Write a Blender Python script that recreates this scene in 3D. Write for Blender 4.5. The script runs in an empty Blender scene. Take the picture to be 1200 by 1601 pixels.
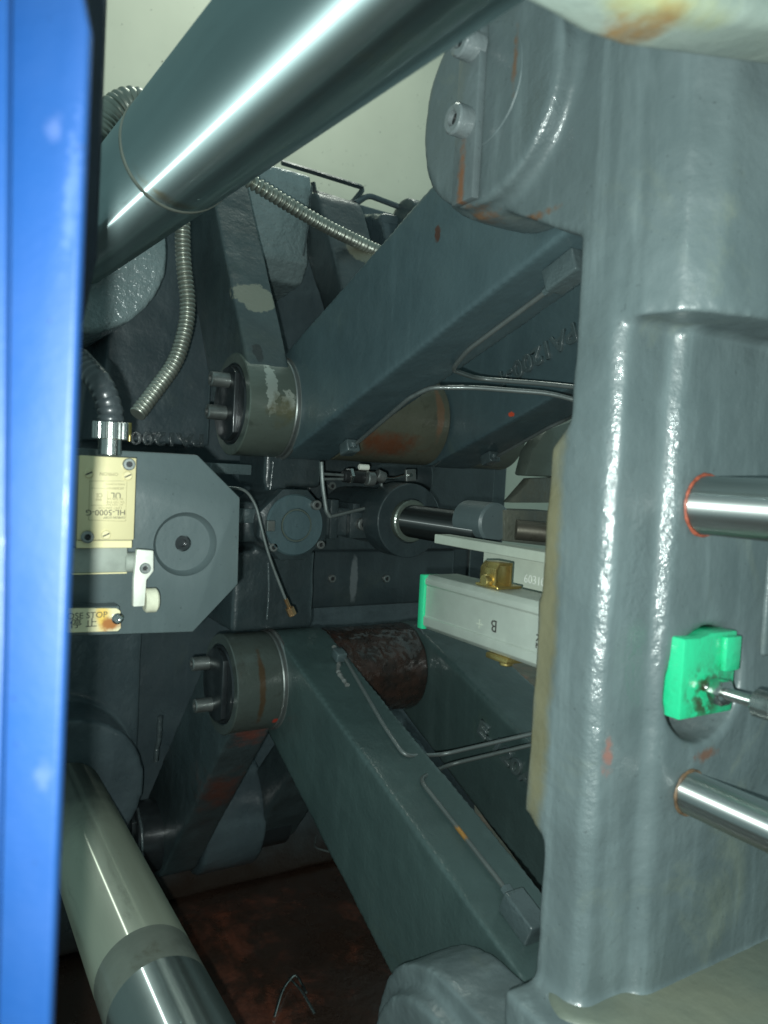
import bpy, bmesh, math, random
import numpy as np
from mathutils import Vector, Matrix, noise
random.seed(7)
S = bpy.context.scene
COL = S.collection
# ------------------------------------------------------------------ camera
F = 1200.0
d1 = np.array([-730/F, -100.5/F, 1.]); d1 /= np.linalg.norm(d1)
dn = np.array([-.058, 1, .063]); dn -= d1*dn.dot(d1); dn /= np.linalg.norm(dn)
R = np.array([-d1, -np.cross(d1, dn), -dn])          # image frame -> machine frame
cd = bpy.data.cameras.new('camera'); cam = bpy.data.objects.new('camera', cd); COL.objects.link(cam)
M = Matrix.Identity(4)
for i in range(3):
    M[i][0] = R[i, 0]; M[i][1] = -R[i, 1]; M[i][2] = -R[i, 2]
cam.matrix_world = M
cd.sensor_fit = 'VERTICAL'; cd.sensor_height = 36; cd.lens = 36*F/1601
cd.clip_start = .01; cd.clip_end = 50
cd.dof.use_dof = True; cd.dof.focus_distance = .62; cd.dof.aperture_fstop = 11
S.camera = cam
# ------------------------------------------------------------------ light
w = bpy.data.worlds.new('World'); S.world = w; w.use_nodes = True
w.node_tree.nodes['Background'].inputs[0].default_value = (.52, .8, .80, 1)
w.node_tree.nodes['Background'].inputs[1].default_value = .17
ld = bpy.data.lights.new('phone_flash', 'POINT'); ld.energy = 4.7; ld.shadow_soft_size = .0028; ld.color = (.90, 1, .955)
fl = bpy.data.objects.new('phone_flash', ld); COL.objects.link(fl)
fl.location = Vector((R @ np.array([-.010, .010, 0.0])).tolist())
ra = bpy.data.lights.new('room_lamp', 'AREA'); ra.shape = 'RECTANGLE'; ra.size = 1.2; ra.size_y = .5; ra.energy = 7.5; ra.color = (.92, 1, .88)
ro = bpy.data.objects.new('room_lamp', ra); COL.objects.link(ro); ro.location = (-1.7, .9, 2.1)
ro.rotation_euler = (Vector((-2.6, .5, .4)) - ro.location).to_track_quat('-Z', 'Y').to_euler()
S.view_settings.view_transform = 'Standard'; S.view_settings.look = 'None'; S.view_settings.exposure = 1.35; S.view_settings.gamma = 1
# ------------------------------------------------------------------ placing helpers
def ray(px, py): return R @ np.array([(px-600)/F, (py-800.5)/F, 1.])
def aX(px, py, X): r = ray(px, py); return Vector((r*X/r[0]).tolist())
def aY(px, py, Y): r = ray(px, py); return Vector((r*Y/r[1]).tolist())
def aZ(px, py, Z): r = ray(px, py); return Vector((r*Z/r[2]).tolist())
def aT(px, py, t): return Vector((ray(px, py)*t).tolist())
def aP(px, py, P, n):
    r = Vector(ray(px, py).tolist()); return r*(Vector(P).dot(n)/r.dot(n))
V = Vector
# ------------------------------------------------------------------ materials
class NT:
    def __init__(s, name):
        s.m = bpy.data.materials.new(name); s.m.use_nodes = True; s.t = s.m.node_tree; s.b = s.t.nodes['Principled BSDF']
        s.pos = s.t.nodes.new('ShaderNodeNewGeometry').outputs['Position']
    def n(s, typ, **k):
        x = s.t.nodes.new(typ)
        for a, v in k.items(): setattr(x, a, v)
        return x
    def link(s, a, b): s.t.links.new(a, b)
    def noise(s, scale, detail=4, rough=.55, dist=0, vec=None, stretch=None):
        x = s.n('ShaderNodeTexNoise'); x.inputs['Scale'].default_value = scale; x.inputs['Detail'].default_value = detail
        x.inputs['Roughness'].default_value = rough; x.inputs['Distortion'].default_value = dist
        v = vec or s.pos
        if stretch:
            mp = s.n('ShaderNodeMapping'); mp.inputs['Scale'].default_value = stretch; s.link(v, mp.inputs['Vector']); v = mp.outputs[0]
        s.link(v, x.inputs['Vector']); return x.outputs['Fac']
    def ramp(s, fac, a, b, va=0., vb=1.):
        x = s.n('ShaderNodeMapRange'); x.interpolation_type = 'SMOOTHSTEP'
        for i, v in zip((1, 2, 3, 4), (a, b, va, vb)): x.inputs[i].default_value = v
        s.link(fac, x.inputs[0]); return x.outputs[0]
    def math(s, op, a, b):
        x = s.n('ShaderNodeMath', operation=op)
        for i, v in enumerate((a, b)):
            if isinstance(v, (int, float)): x.inputs[i].default_value = v
            else: s.link(v, x.inputs[i])
        return x.outputs[0]
    def mix(s, fac, a, b):
        x = s.n('ShaderNodeMix', data_type='RGBA')
        if isinstance(fac, (int, float)): x.inputs[0].default_value = fac
        else: s.link(fac, x.inputs[0])
        for i, v in ((6, a), (7, b)):
            if isinstance(v, tuple): x.inputs[i].default_value = (*v, 1)
            else: s.link(v, x.inputs[i])
        return x.outputs[2]
    def near(s, c, rad, soft=.5, nscale=60, namp=.6):
        """mask: 1 near point c, ragged by noise (a stain of its own shape)"""
        d = s.n('ShaderNodeVectorMath', operation='SUBTRACT'); s.link(s.pos, d.inputs[0]); d.inputs[1].default_value = tuple(c)
        q = s.n('ShaderNodeVectorMath', operation='DIVIDE'); s.link(d.outputs[0], q.inputs[0])
        q.inputs[1].default_value = tuple(rad) if hasattr(rad, '__len__') else (rad,)*3
        l = s.n('ShaderNodeVectorMath', operation='LENGTH'); s.link(q.outputs[0], l.inputs[0])
        nz = s.math('MULTIPLY', s.math('SUBTRACT', s.noise(nscale, 5, .65), .5), namp*2)
        return s.ramp(s.math('ADD', l.outputs['Value'], nz), 1-soft, 1, 1, 0)
    def bump(s, items, coat=True):
        prev = None
        for h, st, dist in items:
            b = s.n('ShaderNodeBump'); b.inputs['Strength'].default_value = st; b.inputs['Distance'].default_value = dist
            s.link(h, b.inputs['Height'])
            if prev: s.link(prev, b.inputs['Normal'])
            prev = b.outputs[0]
        s.link(prev, s.b.inputs['Normal'])
        if coat: s.link(prev, s.b.inputs['Coat Normal'])
        return prev
    def fin(s, color=None, rough=None, metal=0., coat=0., crough=.1, spec=.5):
        def put(k, v):
            if v is None: return
            if isinstance(v, tuple): s.b.inputs[k].default_value = (*v, 1)
            elif isinstance(v, (int, float)): s.b.inputs[k].default_value = v
            else: s.link(v, s.b.inputs[k])
        put('Base Color', color); put('Roughness', rough); put('Metallic', metal); put('Coat Weight', coat); put('Coat Roughness', crough); put('Specular IOR Level', spec)
        return s.m

def paint(name, base, alt=None, rough=(.28, .5), lump=.5, lumps=45, coat=.25, stains=(), dust=.5, cb=True, edges=(), crough=.16):
    t = NT(name)
    alt = alt or tuple(c*.72 for c in base)
    c = t.mix(t.ramp(t.noise(14, 5, .6), .35, .68), base, alt)
    drip = t.noise(55, 4, .6, .3, stretch=(1, 1, .12))
    c = t.mix(t.math('MULTIPLY', t.ramp(drip, .5, .75), dust*.5), c, tuple(min(1, x*1.5+.015) for x in base))
    c = t.mix(t.math('MULTIPLY', t.ramp(t.noise(9, 6, .7, .6), .56, .74), dust*.55), c, (base[0]*1.5+.02, base[1]*1.35+.018, base[2]*1.05+.004))
    speck = t.ramp(t.noise(420, 2, .5), .70, .76)
    c = t.mix(t.math('MULTIPLY', speck, .55), c, tuple(x*.35 for x in base))
    for ctr, rad, col, soft, ns, amp in stains:
        c = t.mix(t.near(ctr, rad, soft, ns, amp), c, col)
    r = t.ramp(t.noise(22, 5, .65), .3, .7, rough[0], rough[1])
    fine = t.noise(260, 3, .55); fd = .0009
    if edges:       # brushed-on paint gathers in lumps along the corners
        m = None
        for ctr, rad in edges:
            k = t.near(ctr, rad, .8, 60, .4); m = k if m is None else t.math('MAXIMUM', m, k)
        fine = t.math('ADD', fine, t.math('MULTIPLY', t.math('MULTIPLY', t.noise(300, 4, .6), m), 3.4))
        coat = t.math('ADD', t.math('MULTIPLY', m, .75), coat)
    t.bump([(t.noise(lumps, 3, .5), lump, .004), (fine, lump*.9, fd), (t.noise(900, 2), .12, .0004)], cb)
    return t.fin(c, r, 0, coat, crough)

RUST = (.20, .065, .022); RUST2 = (.13, .078, .046); OLIVE = (.13, .125, .075)
def metal(name, base, rough=.25, m=1., coat=0., streak=(1, 1, 1), stains=(), bumpst=.15, dirt=(.05, .045, .03), dirtamt=.35, aniso=0, gmix=.30):
    t = NT(name)
    c = t.mix(t.ramp(t.noise(30, 5, .6, .2, stretch=streak), .3, .7), base, tuple(x*.8 for x in base))
    c = t.mix(t.math('MULTIPLY', t.ramp(t.noise(40, 6, .7, .5, stretch=(.3, 1, 1) if aniso else None), .55, .72), dirtamt), c, dirt)
    for ctr, rad, col, soft, ns, amp in stains: c = t.mix(t.near(ctr, rad, soft, ns, amp), c, col)
    r = t.ramp(t.noise(60, 5, .6, stretch=streak), .3, .75, rough*(.95 if aniso else .8), rough*(1.1 if aniso else 1.35))
    if bumpst: t.bump([(t.noise(300, 3, .6, stretch=streak), bumpst, .0006)])
    if aniso:      # ground round bars: the grinding marks run round the bar and spread a glint along it
        tn = t.n('ShaderNodeTangent', direction_type='RADIAL', axis='X'); t.link(tn.outputs[0], t.b.inputs['Tangent'])
        t.b.inputs['Anisotropic'].default_value = aniso; t.b.inputs['Anisotropic Rotation'].default_value = .25
        g = t.n('ShaderNodeBsdfAnisotropic', distribution='GGX'); t.link(tn.outputs[0], g.inputs['Tangent'])
        g.inputs['Roughness'].default_value = .28; g.inputs['Anisotropy'].default_value = -.90; g.inputs['Rotation'].default_value = .25
        g.inputs['Color'].default_value = (*[min(1, x*1.9+.15) for x in base], 1)
        ms = t.n('ShaderNodeMixShader'); ms.inputs[0].default_value = gmix
        t.link(t.b.outputs[0], ms.inputs[1]); t.link(g.outputs[0], ms.inputs[2])
        t.link(ms.outputs[0], t.t.nodes['Material Output'].inputs[0])
    return t.fin(c, r, m, coat, .07)
def plain(name, col, rough=.5, m=0., coat=0., bumpst=.1, var=.25, sc=60):
    t = NT(name); c = t.mix(t.ramp(t.noise(sc, 5, .65), .3, .7), col, tuple(x*(1-var) for x in col))
    t.bump([(t.noise(400, 3), bumpst, .0006)])
    return t.fin(c, t.ramp(t.noise(sc*1.7, 4), .3, .7, rough*.8, rough*1.2), m, coat, .1)

# ------------------------------------------------------------------ mesh helpers
def tidy(bm, ang=32):
    bmesh.ops.recalc_face_normals(bm, faces=bm.faces)
    for f in bm.faces: f.smooth = True
    a = math.radians(ang)
    for e in bm.edges:
        if len(e.link_faces) == 2 and e.calc_face_angle(0) > a: e.smooth = False
def link_mesh(name, me, mat, parent=None, origin=None):
    o = bpy.data.objects.new(name, me); COL.objects.link(o)
    me.materials.clear(); me.materials.append(mat)
    if parent is not None:
        par = V((0, 0, 0)); p = parent
        while p is not None: par += p.location; p = p.parent
        me.transform(Matrix.Translation(-par)); o.parent = parent
    else:
        c = V(origin) if origin is not None else sum((v.co for v in me.vertices), V((0, 0, 0)))/len(me.vertices)
        me.transform(Matrix.Translation(-c)); o.location = c
    return o
def obj(name, bm, mat, parent=None, bevel=0, seg=2, ang=32, origin=None, bang=28):
    bmesh.ops.recalc_face_normals(bm, faces=bm.faces)
    if bevel:
        ed = [e for e in bm.edges if len(e.link_faces) == 2 and e.calc_face_angle(0) > math.radians(bang)]
        bmesh.ops.bevel(bm, geom=ed, offset=bevel, segments=seg, profile=.5, affect='EDGES', clamp_overlap=True)
    tidy(bm, ang)
    me = bpy.data.meshes.new(name); bm.to_mesh(me); bm.free()
    return link_mesh(name, me, mat, parent, origin)
def casting(name, bm, mat, parent=None, voxel=.003, smooth=4, amp=.0012, freq=22, holes=None, origin=None):
    """union of rough solids -> one cast-looking skin with softened edges"""
    bmesh.ops.recalc_face_normals(bm, faces=bm.faces)
    me = bpy.data.meshes.new(name); bm.to_mesh(me); bm.free()
    o = bpy.data.objects.new(name, me); COL.objects.link(o)
    md = o.modifiers.new('r', 'REMESH'); md.mode = 'VOXEL'; md.voxel_size = voxel
    hs = []
    for hb in (holes or []):
        bmesh.ops.recalc_face_normals(hb, faces=hb.faces)
        hm = bpy.data.meshes.new('h'); hb.to_mesh(hm); hb.free(); ho = bpy.data.objects.new('h', hm); COL.objects.link(ho); hs.append(ho)
        b = o.modifiers.new('b', 'BOOLEAN'); b.operation = 'DIFFERENCE'; b.object = ho; b.solver = 'EXACT'
    if hs:
        md = o.modifiers.new('r', 'REMESH'); md.mode = 'VOXEL'; md.voxel_size = voxel
    sm = o.modifiers.new('s', 'SMOOTH'); sm.factor = .5; sm.iterations = smooth
    dg = bpy.context.evaluated_depsgraph_get()
    nm = bpy.data.meshes.new_from_object(o.evaluated_get(dg))
    bpy.data.objects.remove(o); bpy.data.meshes.remove(me)
    for ho in hs: bpy.data.objects.remove(ho)
    n = len(nm.vertices); co = np.empty(n*3); nm.vertices.foreach_get('co', co); co = co.reshape(-1, 3)
    no = np.empty(n*3); nm.vertices.foreach_get('normal', no); no = no.reshape(-1, 3)
    if amp:
        for i in range(n):
            p = V(co[i]*freq); co[i] += no[i]*amp*(noise.noise(p)+.5*noise.noise(p*2.3))
        nm.vertices.foreach_set('co', co.ravel())
    nm.polygons.foreach_set('use_smooth', [True]*len(nm.polygons)); nm.update(); nm.name = name
    return link_mesh(name, nm, mat, parent, origin)
def basis(d):
    d = V(d).normalized(); a = V((0, 0, 1)) if abs(d.z) < .9 else V((1, 0, 0))
    u = d.cross(a).normalized(); return d, u, d.cross(u).normalized()
def add_lathe(bm, p, d, prof, seg=32):
    """revolve profile [(radius, distance along d)] about p"""
    d, u, v = basis(d); rings = []
    for r, h in prof:
        c = V(p)+d*h
        rings.append([bm.verts.new(c)] if r < 1e-6 else [bm.verts.new(c+(u*math.cos(2*math.pi*k/seg)+v*math.sin(2*math.pi*k/seg))*r) for k in range(seg)])
    for A, B in zip(rings[:-1], rings[1:]):
        for k in range(seg):
            j = (k+1) % seg
            if len(A) == 1 and len(B) == 1: continue
            if len(A) == 1: bm.faces.new((A[0], B[j], B[k]))
            elif len(B) == 1: bm.faces.new((A[k], A[j], B[0]))
            else: bm.faces.new((A[k], A[j], B[j], B[k]))
    return bm
def cyl(p0, p1, r, seg=32, ch=0, bm=None):
    bm = bm or bmesh.new(); L = (V(p1)-V(p0)).length
    return add_lathe(bm, p0, V(p1)-V(p0), [(0, 0), (r-ch, 0), (r, ch), (r, L-ch), (r-ch, L), (0, L)] if ch else [(0, 0), (r, 0), (r, L), (0, L)], seg)
def prism(pts, axis, lo, hi, bm=None):
    """extrude a polygon: axis 'Y' takes (x, z) points, 'X' takes (y, z), 'Z' takes (x, y)"""
    bm = bm or bmesh.new()
    f = {'Y': lambda a, b, c: (a, c, b), 'X': lambda a, b, c: (c, a, b), 'Z': lambda a, b, c: (a, b, c)}[axis]
    A = [bm.verts.new(f(a, b, lo)) for a, b in pts]; B = [bm.verts.new(f(a, b, hi)) for a, b in pts]
    bm.faces.new(A); bm.faces.new(B[::-1]); n = len(pts)
    for i in range(n): bm.faces.new((A[i], B[i], B[(i+1) % n], A[(i+1) % n]))
    return bm
def box(a, b, bm=None):
    return prism([(a[0], a[1]), (b[0], a[1]), (b[0], b[1]), (a[0], b[1])], 'Z', a[2], b[2], bm)
def obox(c, ax, half, bm=None):
    """oriented box: centre, two axis directions, half sizes"""
    bm = bm or bmesh.new(); u = V(ax[0]).normalized(); v = V(ax[1]); v = (v-u*v.dot(u)).normalized(); q = u.cross(v)
    vs = [bm.verts.new(V(c)+u*sx*half[0]+v*sy*half[1]+q*sz*half[2]) for sx in (-1, 1) for sy in (-1, 1) for sz in (-1, 1)]
    for f in ((0, 1, 3, 2), (4, 6, 7, 5), (0, 4, 5, 1), (2, 3, 7, 6), (0, 2, 6, 4), (1, 5, 7, 3)): bm.faces.new([vs[i] for i in f])
    return bm
def plate(pts, thick, bm=None):
    """a slab from a planar outline of 3-D points, grown away along its normal"""
    bm = bm or bmesh.new(); pts = [V(p) for p in pts]
    n = (pts[1]-pts[0]).cross(pts[2]-pts[0]).normalized()
    A = [bm.verts.new(p) for p in pts]; B = [bm.verts.new(p+n*thick) for p in pts]
    bm.faces.new(A); bm.faces.new(B[::-1]); k = len(pts)
    for i in range(k): bm.faces.new((A[i], B[i], B[(i+1) % k], A[(i+1) % k]))
    return bm
def slab(pts, th, bm=None):
    pts = [V(p) for p in pts]; n = (pts[1]-pts[0]).cross(pts[2]-pts[0])
    return plate(pts, th if n.dot(sum(pts, V((0, 0, 0)))) > 0 else -th, bm)
def hull2(c0, r0, c1, r1, n=20):
    """outline around two circles"""
    dx, dz = c1[0]-c0[0], c1[1]-c0[1]; L = math.hypot(dx, dz); a = math.atan2(dz, dx); b = math.acos((r0-r1)/L)
    pts = [(c1[0]+r1*math.cos(a-b+2*b*i/n), c1[1]+r1*math.sin(a-b+2*b*i/n)) for i in range(n+1)]
    pts += [(c0[0]+r0*math.cos(a+b+(2*math.pi-2*b)*i/n), c0[1]+r0*math.sin(a+b+(2*math.pi-2*b)*i/n)) for i in range(n+1)]
    return pts
def smooth_path(pts, step=.003, rnd=.4):
    """round the corners of a polyline, then sample it evenly"""
    pts = [V(p) for p in pts]; out = [pts[0]]
    for i in range(1, len(pts)-1):
        a, b, c = pts[i-1], pts[i], pts[i+1]; k = min((a-b).length, (c-b).length)*rnd
        p, q = b+(a-b).normalized()*k, b+(c-b).normalized()*k
        out += [(1-t)**2*p+2*t*(1-t)*b+t*t*q for t in [j/8 for j in range(9)]]
    out.append(pts[-1]); res = [out[0]]; acc = 0
    for a, b in zip(out[:-1], out[1:]):
        L = (b-a).length
        while L > 0 and acc+L >= step:
            f = (step-acc)/L; a = a.lerp(b, f); L = (b-a).length; acc = 0; res.append(a.copy())
        acc += L
    if (res[-1]-out[-1]).length > step*.3: res.append(out[-1])
    return res
def tube(path, r, seg=12, bm=None, rf=None):
    bm = bm or bmesh.new(); n = len(path); rings = []; up = None
    for i, p in enumerate(path):
        d = (path[min(i+1, n-1)]-path[max(i-1, 0)]).normalized()
        up = basis(d)[1] if up is None else (up-d*up.dot(d)).normalized()
        v = d.cross(up); rr = rf(i) if rf else r
        rings.append([bm.verts.new(p+(up*math.cos(2*math.pi*k/seg)+v*math.sin(2*math.pi*k/seg))*rr) for k in range(seg)])
    for A, B in zip(rings[:-1], rings[1:]):
        for k in range(seg): bm.faces.new((A[k], A[(k+1) % seg], B[(k+1) % seg], B[k]))
    bm.faces.new(rings[0]); bm.faces.new(rings[-1][::-1]); return bm
def thing(name, label, cat, loc=(0, 0, 0), group=None):
    o = bpy.data.objects.new(name, None); COL.objects.link(o); o.empty_display_size = .02; o.location = loc
    o['label'] = label; o['category'] = cat
    if group: o['group'] = group
    return o
def tag(o, label, cat, group=None):
    o['label'] = label; o['category'] = cat
    if group: o['group'] = group
    return o
def struct(o, kind='structure'): o['kind'] = kind; return o
def text(name, s, p, right, up, size, mat, parent, ext=.0004, bev=0, sx=1, align='CENTER'):
    cu = bpy.data.curves.new(name, 'FONT'); cu.body = s; cu.size = size; cu.extrude = ext; cu.bevel_depth = bev
    cu.align_x = align; cu.align_y = 'CENTER'; cu.resolution_u = 3
    o = bpy.data.objects.new(name, cu); COL.objects.link(o)
    dg = bpy.context.evaluated_depsgraph_get(); me = bpy.data.meshes.new_from_object(o.evaluated_get(dg)); bpy.data.objects.remove(o)
    r = V(right).normalized(); u = V(up); u = (u-r*u.dot(r)).normalized(); n = r.cross(u)
    m = Matrix.Identity(4)
    for i in range(3): m[i][0] = r[i]*sx; m[i][1] = u[i]; m[i][2] = n[i]; m[i][3] = p[i]
    me.transform(m); me.name = name
    return link_mesh(name, me, mat, parent)
def bolt(p, d, r, L, mat, parent, dark=None):
    """socket head screw; p is the head's outer face centre, d points out of the head"""
    bm = bmesh.new(); d = V(d)
    add_lathe(bm, p, -d, [(0, r*.8), (r*.5, r*.8), (r*.5, 0), (r*.88, 0), (r, r*.12), (r, L), (0, L)], 24)
    # socket drawn as a hexagon by its own dark insert
    o = obj('bolt', bm, mat, parent)
    hb = bmesh.new(); add_lathe(hb, V(p)-d*r*.35, -d, [(0, 0), (r*.52, 0), (r*.52, r*.3), (0, r*.3)], 6)
    obj('socket', hb, M['black'], o)
    return o

def upb(X, deg, r=.035):
    a = math.radians(deg); return V((X, .13405+(X+.4)*.028+r*math.cos(a), .18397-(X+.4)*.0261+r*math.sin(a)))
# ------------------------------------------------------------------ material set
M = {}
G = (.052, .084, .092)
M['black'] = plain('black_rubber', (.012, .014, .015), .5)
M['paint_near'] = paint('platen_paint', (.102, .133, .137), (.082, .110, .114), (.3, .5), .36, 40, .22, edges=[(V((-.2415, .265, -.08)), (.009, .007, .20)), (V((-.234, .298, -.02)), (.008, .007, .10)), (V((-.237, .283, -.05)), (.010, .012, .06)), (V((-.287, .256, .17)), (.020, .012, .045))], crough=.12, dust=1., stains=[
    (aY(845, 1000, .262), (.010, .05, .19), OLIVE, .7, 50, .5),
    (aY(968, 920, .262), (.004, .02, .004), (.30, .11, .07), .6, 160, .8),
    (aY(965, 815, .262), (.005, .02, .006), (.30, .10, .06), .4, 90, .6),
    (aY(725, 336, .2525), (.018, .03, .006), RUST2, .8, 200, .9), (aY(806, 95, .2525), (.0025, .02, .020), RUST2, .9, 200, .9),
    (aY(790, 346, .258), (.040, .03, .0032), RUST2, .8, 200, .9),
    (aX(1100, 1180, -.232), (.02, .012, .004), (.14, .075, .05), .8, 190, 1.1), (aX(960, 1185, -.235), (.02, .004, .012), (.22, .11, .09), .8, 190, 1.2)])
M['paint_link'] = paint('link_paint', (.064, .102, .112), (.053, .086, .096), (.34, .5), .35, 30, .2, stains=[
    (aY(683, 365, .312), (.004, .02, .007), (.07, .03, .02), .3, 250, .7),
    (aY(660, 592, .318), .0035, (.55, .075, .035), .3, 250, .5), (aY(803, 648, .493), (.006, .006, .0035), (.6, .08, .035), .3, 200, .6)])
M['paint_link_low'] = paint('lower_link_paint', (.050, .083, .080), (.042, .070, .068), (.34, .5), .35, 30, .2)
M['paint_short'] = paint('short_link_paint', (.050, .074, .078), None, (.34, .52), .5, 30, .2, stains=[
    (aY(402, 462, .285), (.03, .024, .017), (.20, .21, .165), .1, 90, .45),
    (aY(418, 475, .285), (.01, .006, .006), (.06, .08, .08), .2, 150, .8),
    (aY(402, 552, .275), (.012, .006, .010), (.02, .025, .025), .2, 120, .6)])
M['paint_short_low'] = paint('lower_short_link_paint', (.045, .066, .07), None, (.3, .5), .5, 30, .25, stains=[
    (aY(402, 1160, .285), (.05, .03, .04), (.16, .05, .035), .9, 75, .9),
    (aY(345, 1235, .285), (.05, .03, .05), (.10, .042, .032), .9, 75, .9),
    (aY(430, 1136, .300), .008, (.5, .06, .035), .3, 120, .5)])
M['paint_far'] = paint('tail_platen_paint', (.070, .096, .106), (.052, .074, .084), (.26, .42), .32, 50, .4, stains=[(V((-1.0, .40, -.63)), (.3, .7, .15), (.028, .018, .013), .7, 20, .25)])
M['paint_cross'] = paint('crosshead_paint', (.030, .044, .048), None, (.3, .5), .45, 35, .25)
M['paint_block'] = paint('block_paint', (.082, .110, .114), (.076, .102, .106), (.36, .46), .12, 60, .1, dust=.35)
M['worn'] = metal('worn_boss_steel', (.13, .16, .135), .38, .35, .4, (1, .3, 1), [
    (aX(428, 600, -.67), (.03, .006, .030), (.34, .38, .34), .15, 170, 1.1), (aX(455, 630, -.665), (.03, .008, .012), (.34, .37, .32), .15, 190, 1.1),
    (aX(448, 640, -.66), (.03, .02, .02), (.11, .11, .06), .6, 60, .7)], .5, (.035, .04, .03), .55)
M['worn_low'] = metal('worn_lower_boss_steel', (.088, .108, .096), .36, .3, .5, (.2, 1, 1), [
    (aX(412, 1060, -.67), (.03, .004, .08), (.085, .055, .03), .6, 90, .8),
    (aX(437, 1133, -.67), (.02, .005, .004), (.6, .06, .03), .3, 120, .4)], .5, (.04, .035, .025), .6)
M['rust_boss'] = metal('rust_boss_upper', (.10, .105, .075), .45, .1, .4, (.2, 1, 1), [
    (aX(625, 700, -.66), (.05, .06, .022), (.12, .045, .02), .6, 60, .6),
    (aX(600, 686, -.66), (.01, .006, .004), (.55, .09, .04), .3, 150, .6),
    (aX(700, 640, -.66), (.05, .006, .04), (.16, .10, .06), .4, 80, .5)], .7, (.04, .04, .025), .6)
def rusty_wet():
    t = NT('wet_rusty_boss')
    c = t.mix(t.ramp(t.noise(60, 6, .7), .35, .65), (.040, .021, .015), (.016, .012, .010))
    c = t.mix(t.ramp(t.noise(25, 4, .7, stretch=(1, 1, .3)), .56, .72), c, (.06, .026, .018))
    h = t.noise(330, 5, .7)
    t.bump([(t.noise(120, 4, .6), .5, .0020), (h, .6, .0015)], False)
    return t.fin(c, t.ramp(t.noise(80, 5), .4, .6, .15, .4), 0, 1., .10)
M['rust_wet'] = rusty_wet()
M['tiebar'] = metal('tie_bar_steel', (.24, .32, .325), .47, 1., 0, (.05, 1, 1), [
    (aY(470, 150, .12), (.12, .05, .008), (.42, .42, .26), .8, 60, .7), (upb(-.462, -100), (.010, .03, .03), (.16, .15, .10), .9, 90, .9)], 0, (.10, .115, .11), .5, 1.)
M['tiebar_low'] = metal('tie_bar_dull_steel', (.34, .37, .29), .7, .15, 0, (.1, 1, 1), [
    (aY(215, 1400, .11), (.04, .03, .01), (.12, .13, .12), .6, 60, .8), (V((-.90, .13, -.35)), (.24, .08, .08), (.05, .06, .055), .5, 20, .25)], 0, (.17, .18, .14), .75, 1., .10)  # second patch darkens the bar towards its far end
M['tiebar_clean'] = metal('tie_bar_clean_steel', (.20, .235, .225), .55, .8, 0, (.05, 1, 1), [
    (aY(290, 1590, .12), (.05, .03, .01), (.22, .2, .1), .6, 60, .8)], 0, (.08, .09, .08), .3, 1.)
M['band'] = metal('tie_bar_band', (.21, .235, .20), .45, .35, .3, (1, 1, 1), (), .1, (.09, .085, .05), .6)
M['rod'] = metal('guide_rod_steel', (.62, .66, .64), .55, 1., 0, (.05, 1, 1), (), 0, (.35, .36, .32), .3, 1.)
M['blackrod'] = metal('piston_rod_chrome', (.05, .058, .058), .5, .8, 0, (.05, 1, 1), (), 0, (.03, .025, .018), .5, 1., .10)
M['bolt'] = metal('blackened_bolt', (.26, .28, .27), .42, .8, .1, (1, 1, 1), (), .2, (.05, .05, .045), .5)
M['bolt_painted'] = paint('painted_bolt', (.16, .19, .195), None, (.25, .4), .3, 150, .5, stains=[(aY(722, 245, .25), (.006, .02, .012), RUST2, .6, 150, .6)])
M['plate_painted'] = paint('keeper_paint', (.115, .145, .15), None, (.28, .45), .3, 60, .4, stains=[
    (aY(722, 285, .2475), (.0042, .02, .028), (.17, .085, .045), .8, 240, .8), (aY(735, 332, .2475), (.010, .02, .004), RUST2, .9, 200, 1.)])
M['keeper_dark'] = plain('keeper_plate_dark', (.028, .034, .037), .35, .4, .3)
M['pipe'] = metal('lube_pipe', (.16, .185, .18), .4, .4, .4, (1, 1, 1), (), .25, (.05, .06, .06), .5)
M['pipe_rust'] = metal('lube_pipe_rusty', (.11, .13, .125), .42, .3, .3, (1, 1, 1), [
    (aX(722, 1308, -.43), .010, (.34, .17, .04), .4, 150, .6), (aX(745, 1340, -.42), .007, (.34, .17, .04), .4, 150, .7)], .25)
M['fitting'] = paint('painted_fitting', (.075, .105, .11), None, (.25, .4), .3, 120, .5)
M['conduit'] = metal('flexible_conduit', (.34, .36, .31), .38, .75, .2, (1, 1, 1), (), .1, (.16, .16, .11), .4)
M['conduit_dk'] = plain('black_conduit', (.045, .055, .06), .35, 0, .4)
M['gland'] = metal('nickel_gland', (.5, .52, .5), .25, 1., .3)
M['blue'] = paint('blue_guard_paint', (.004, .036, .135), (.005, .040, .15), (.48, .6), .12, 20, .08, dust=.06, stains=[(aT(85, 200, .175), (.0025, .003, .004), (.035, .07, .19), .9, 300, .8), (aT(68, 1215, .175), (.003, .003, .005), (.03, .065, .18), .9, 300, .9), (aT(110, 300, .175), (.0015, .003, .03), (.03, .07, .2), .9, 400, 1.1)])
M['gold'] = metal('gold_passivated_zinc', (.62, .47, .17), .30, .9, .3, (1, 1, 1), (), .2, (.25, .10, .02), .55)
M['label'] = plain('switch_cover_enamel', (.70, .62, .36), .38, .15, .3, .05, .06, 20)
M['switch_grey'] = plain('switch_head_grey', (.30, .33, .29), .5)
M['alu'] = plain('anodised_aluminium', (.48, .53, .47), .42, .35, .1, .08, .14, 30)
M['alu_pale'] = plain('pale_aluminium', (.52, .57, .48), .5, .2, 0, .1, .15, 30)
M['white'] = plain('white_lever', (.72, .74, .66), .4, 0, .2)
M['roller'] = plain('roller_plastic', (.68, .68, .52), .4)
M['green'] = plain('green_plastic', (.02, .47, .22), .36, 0, .2, .08, .12, 30)
t = NT('greasy_green_plastic')
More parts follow.
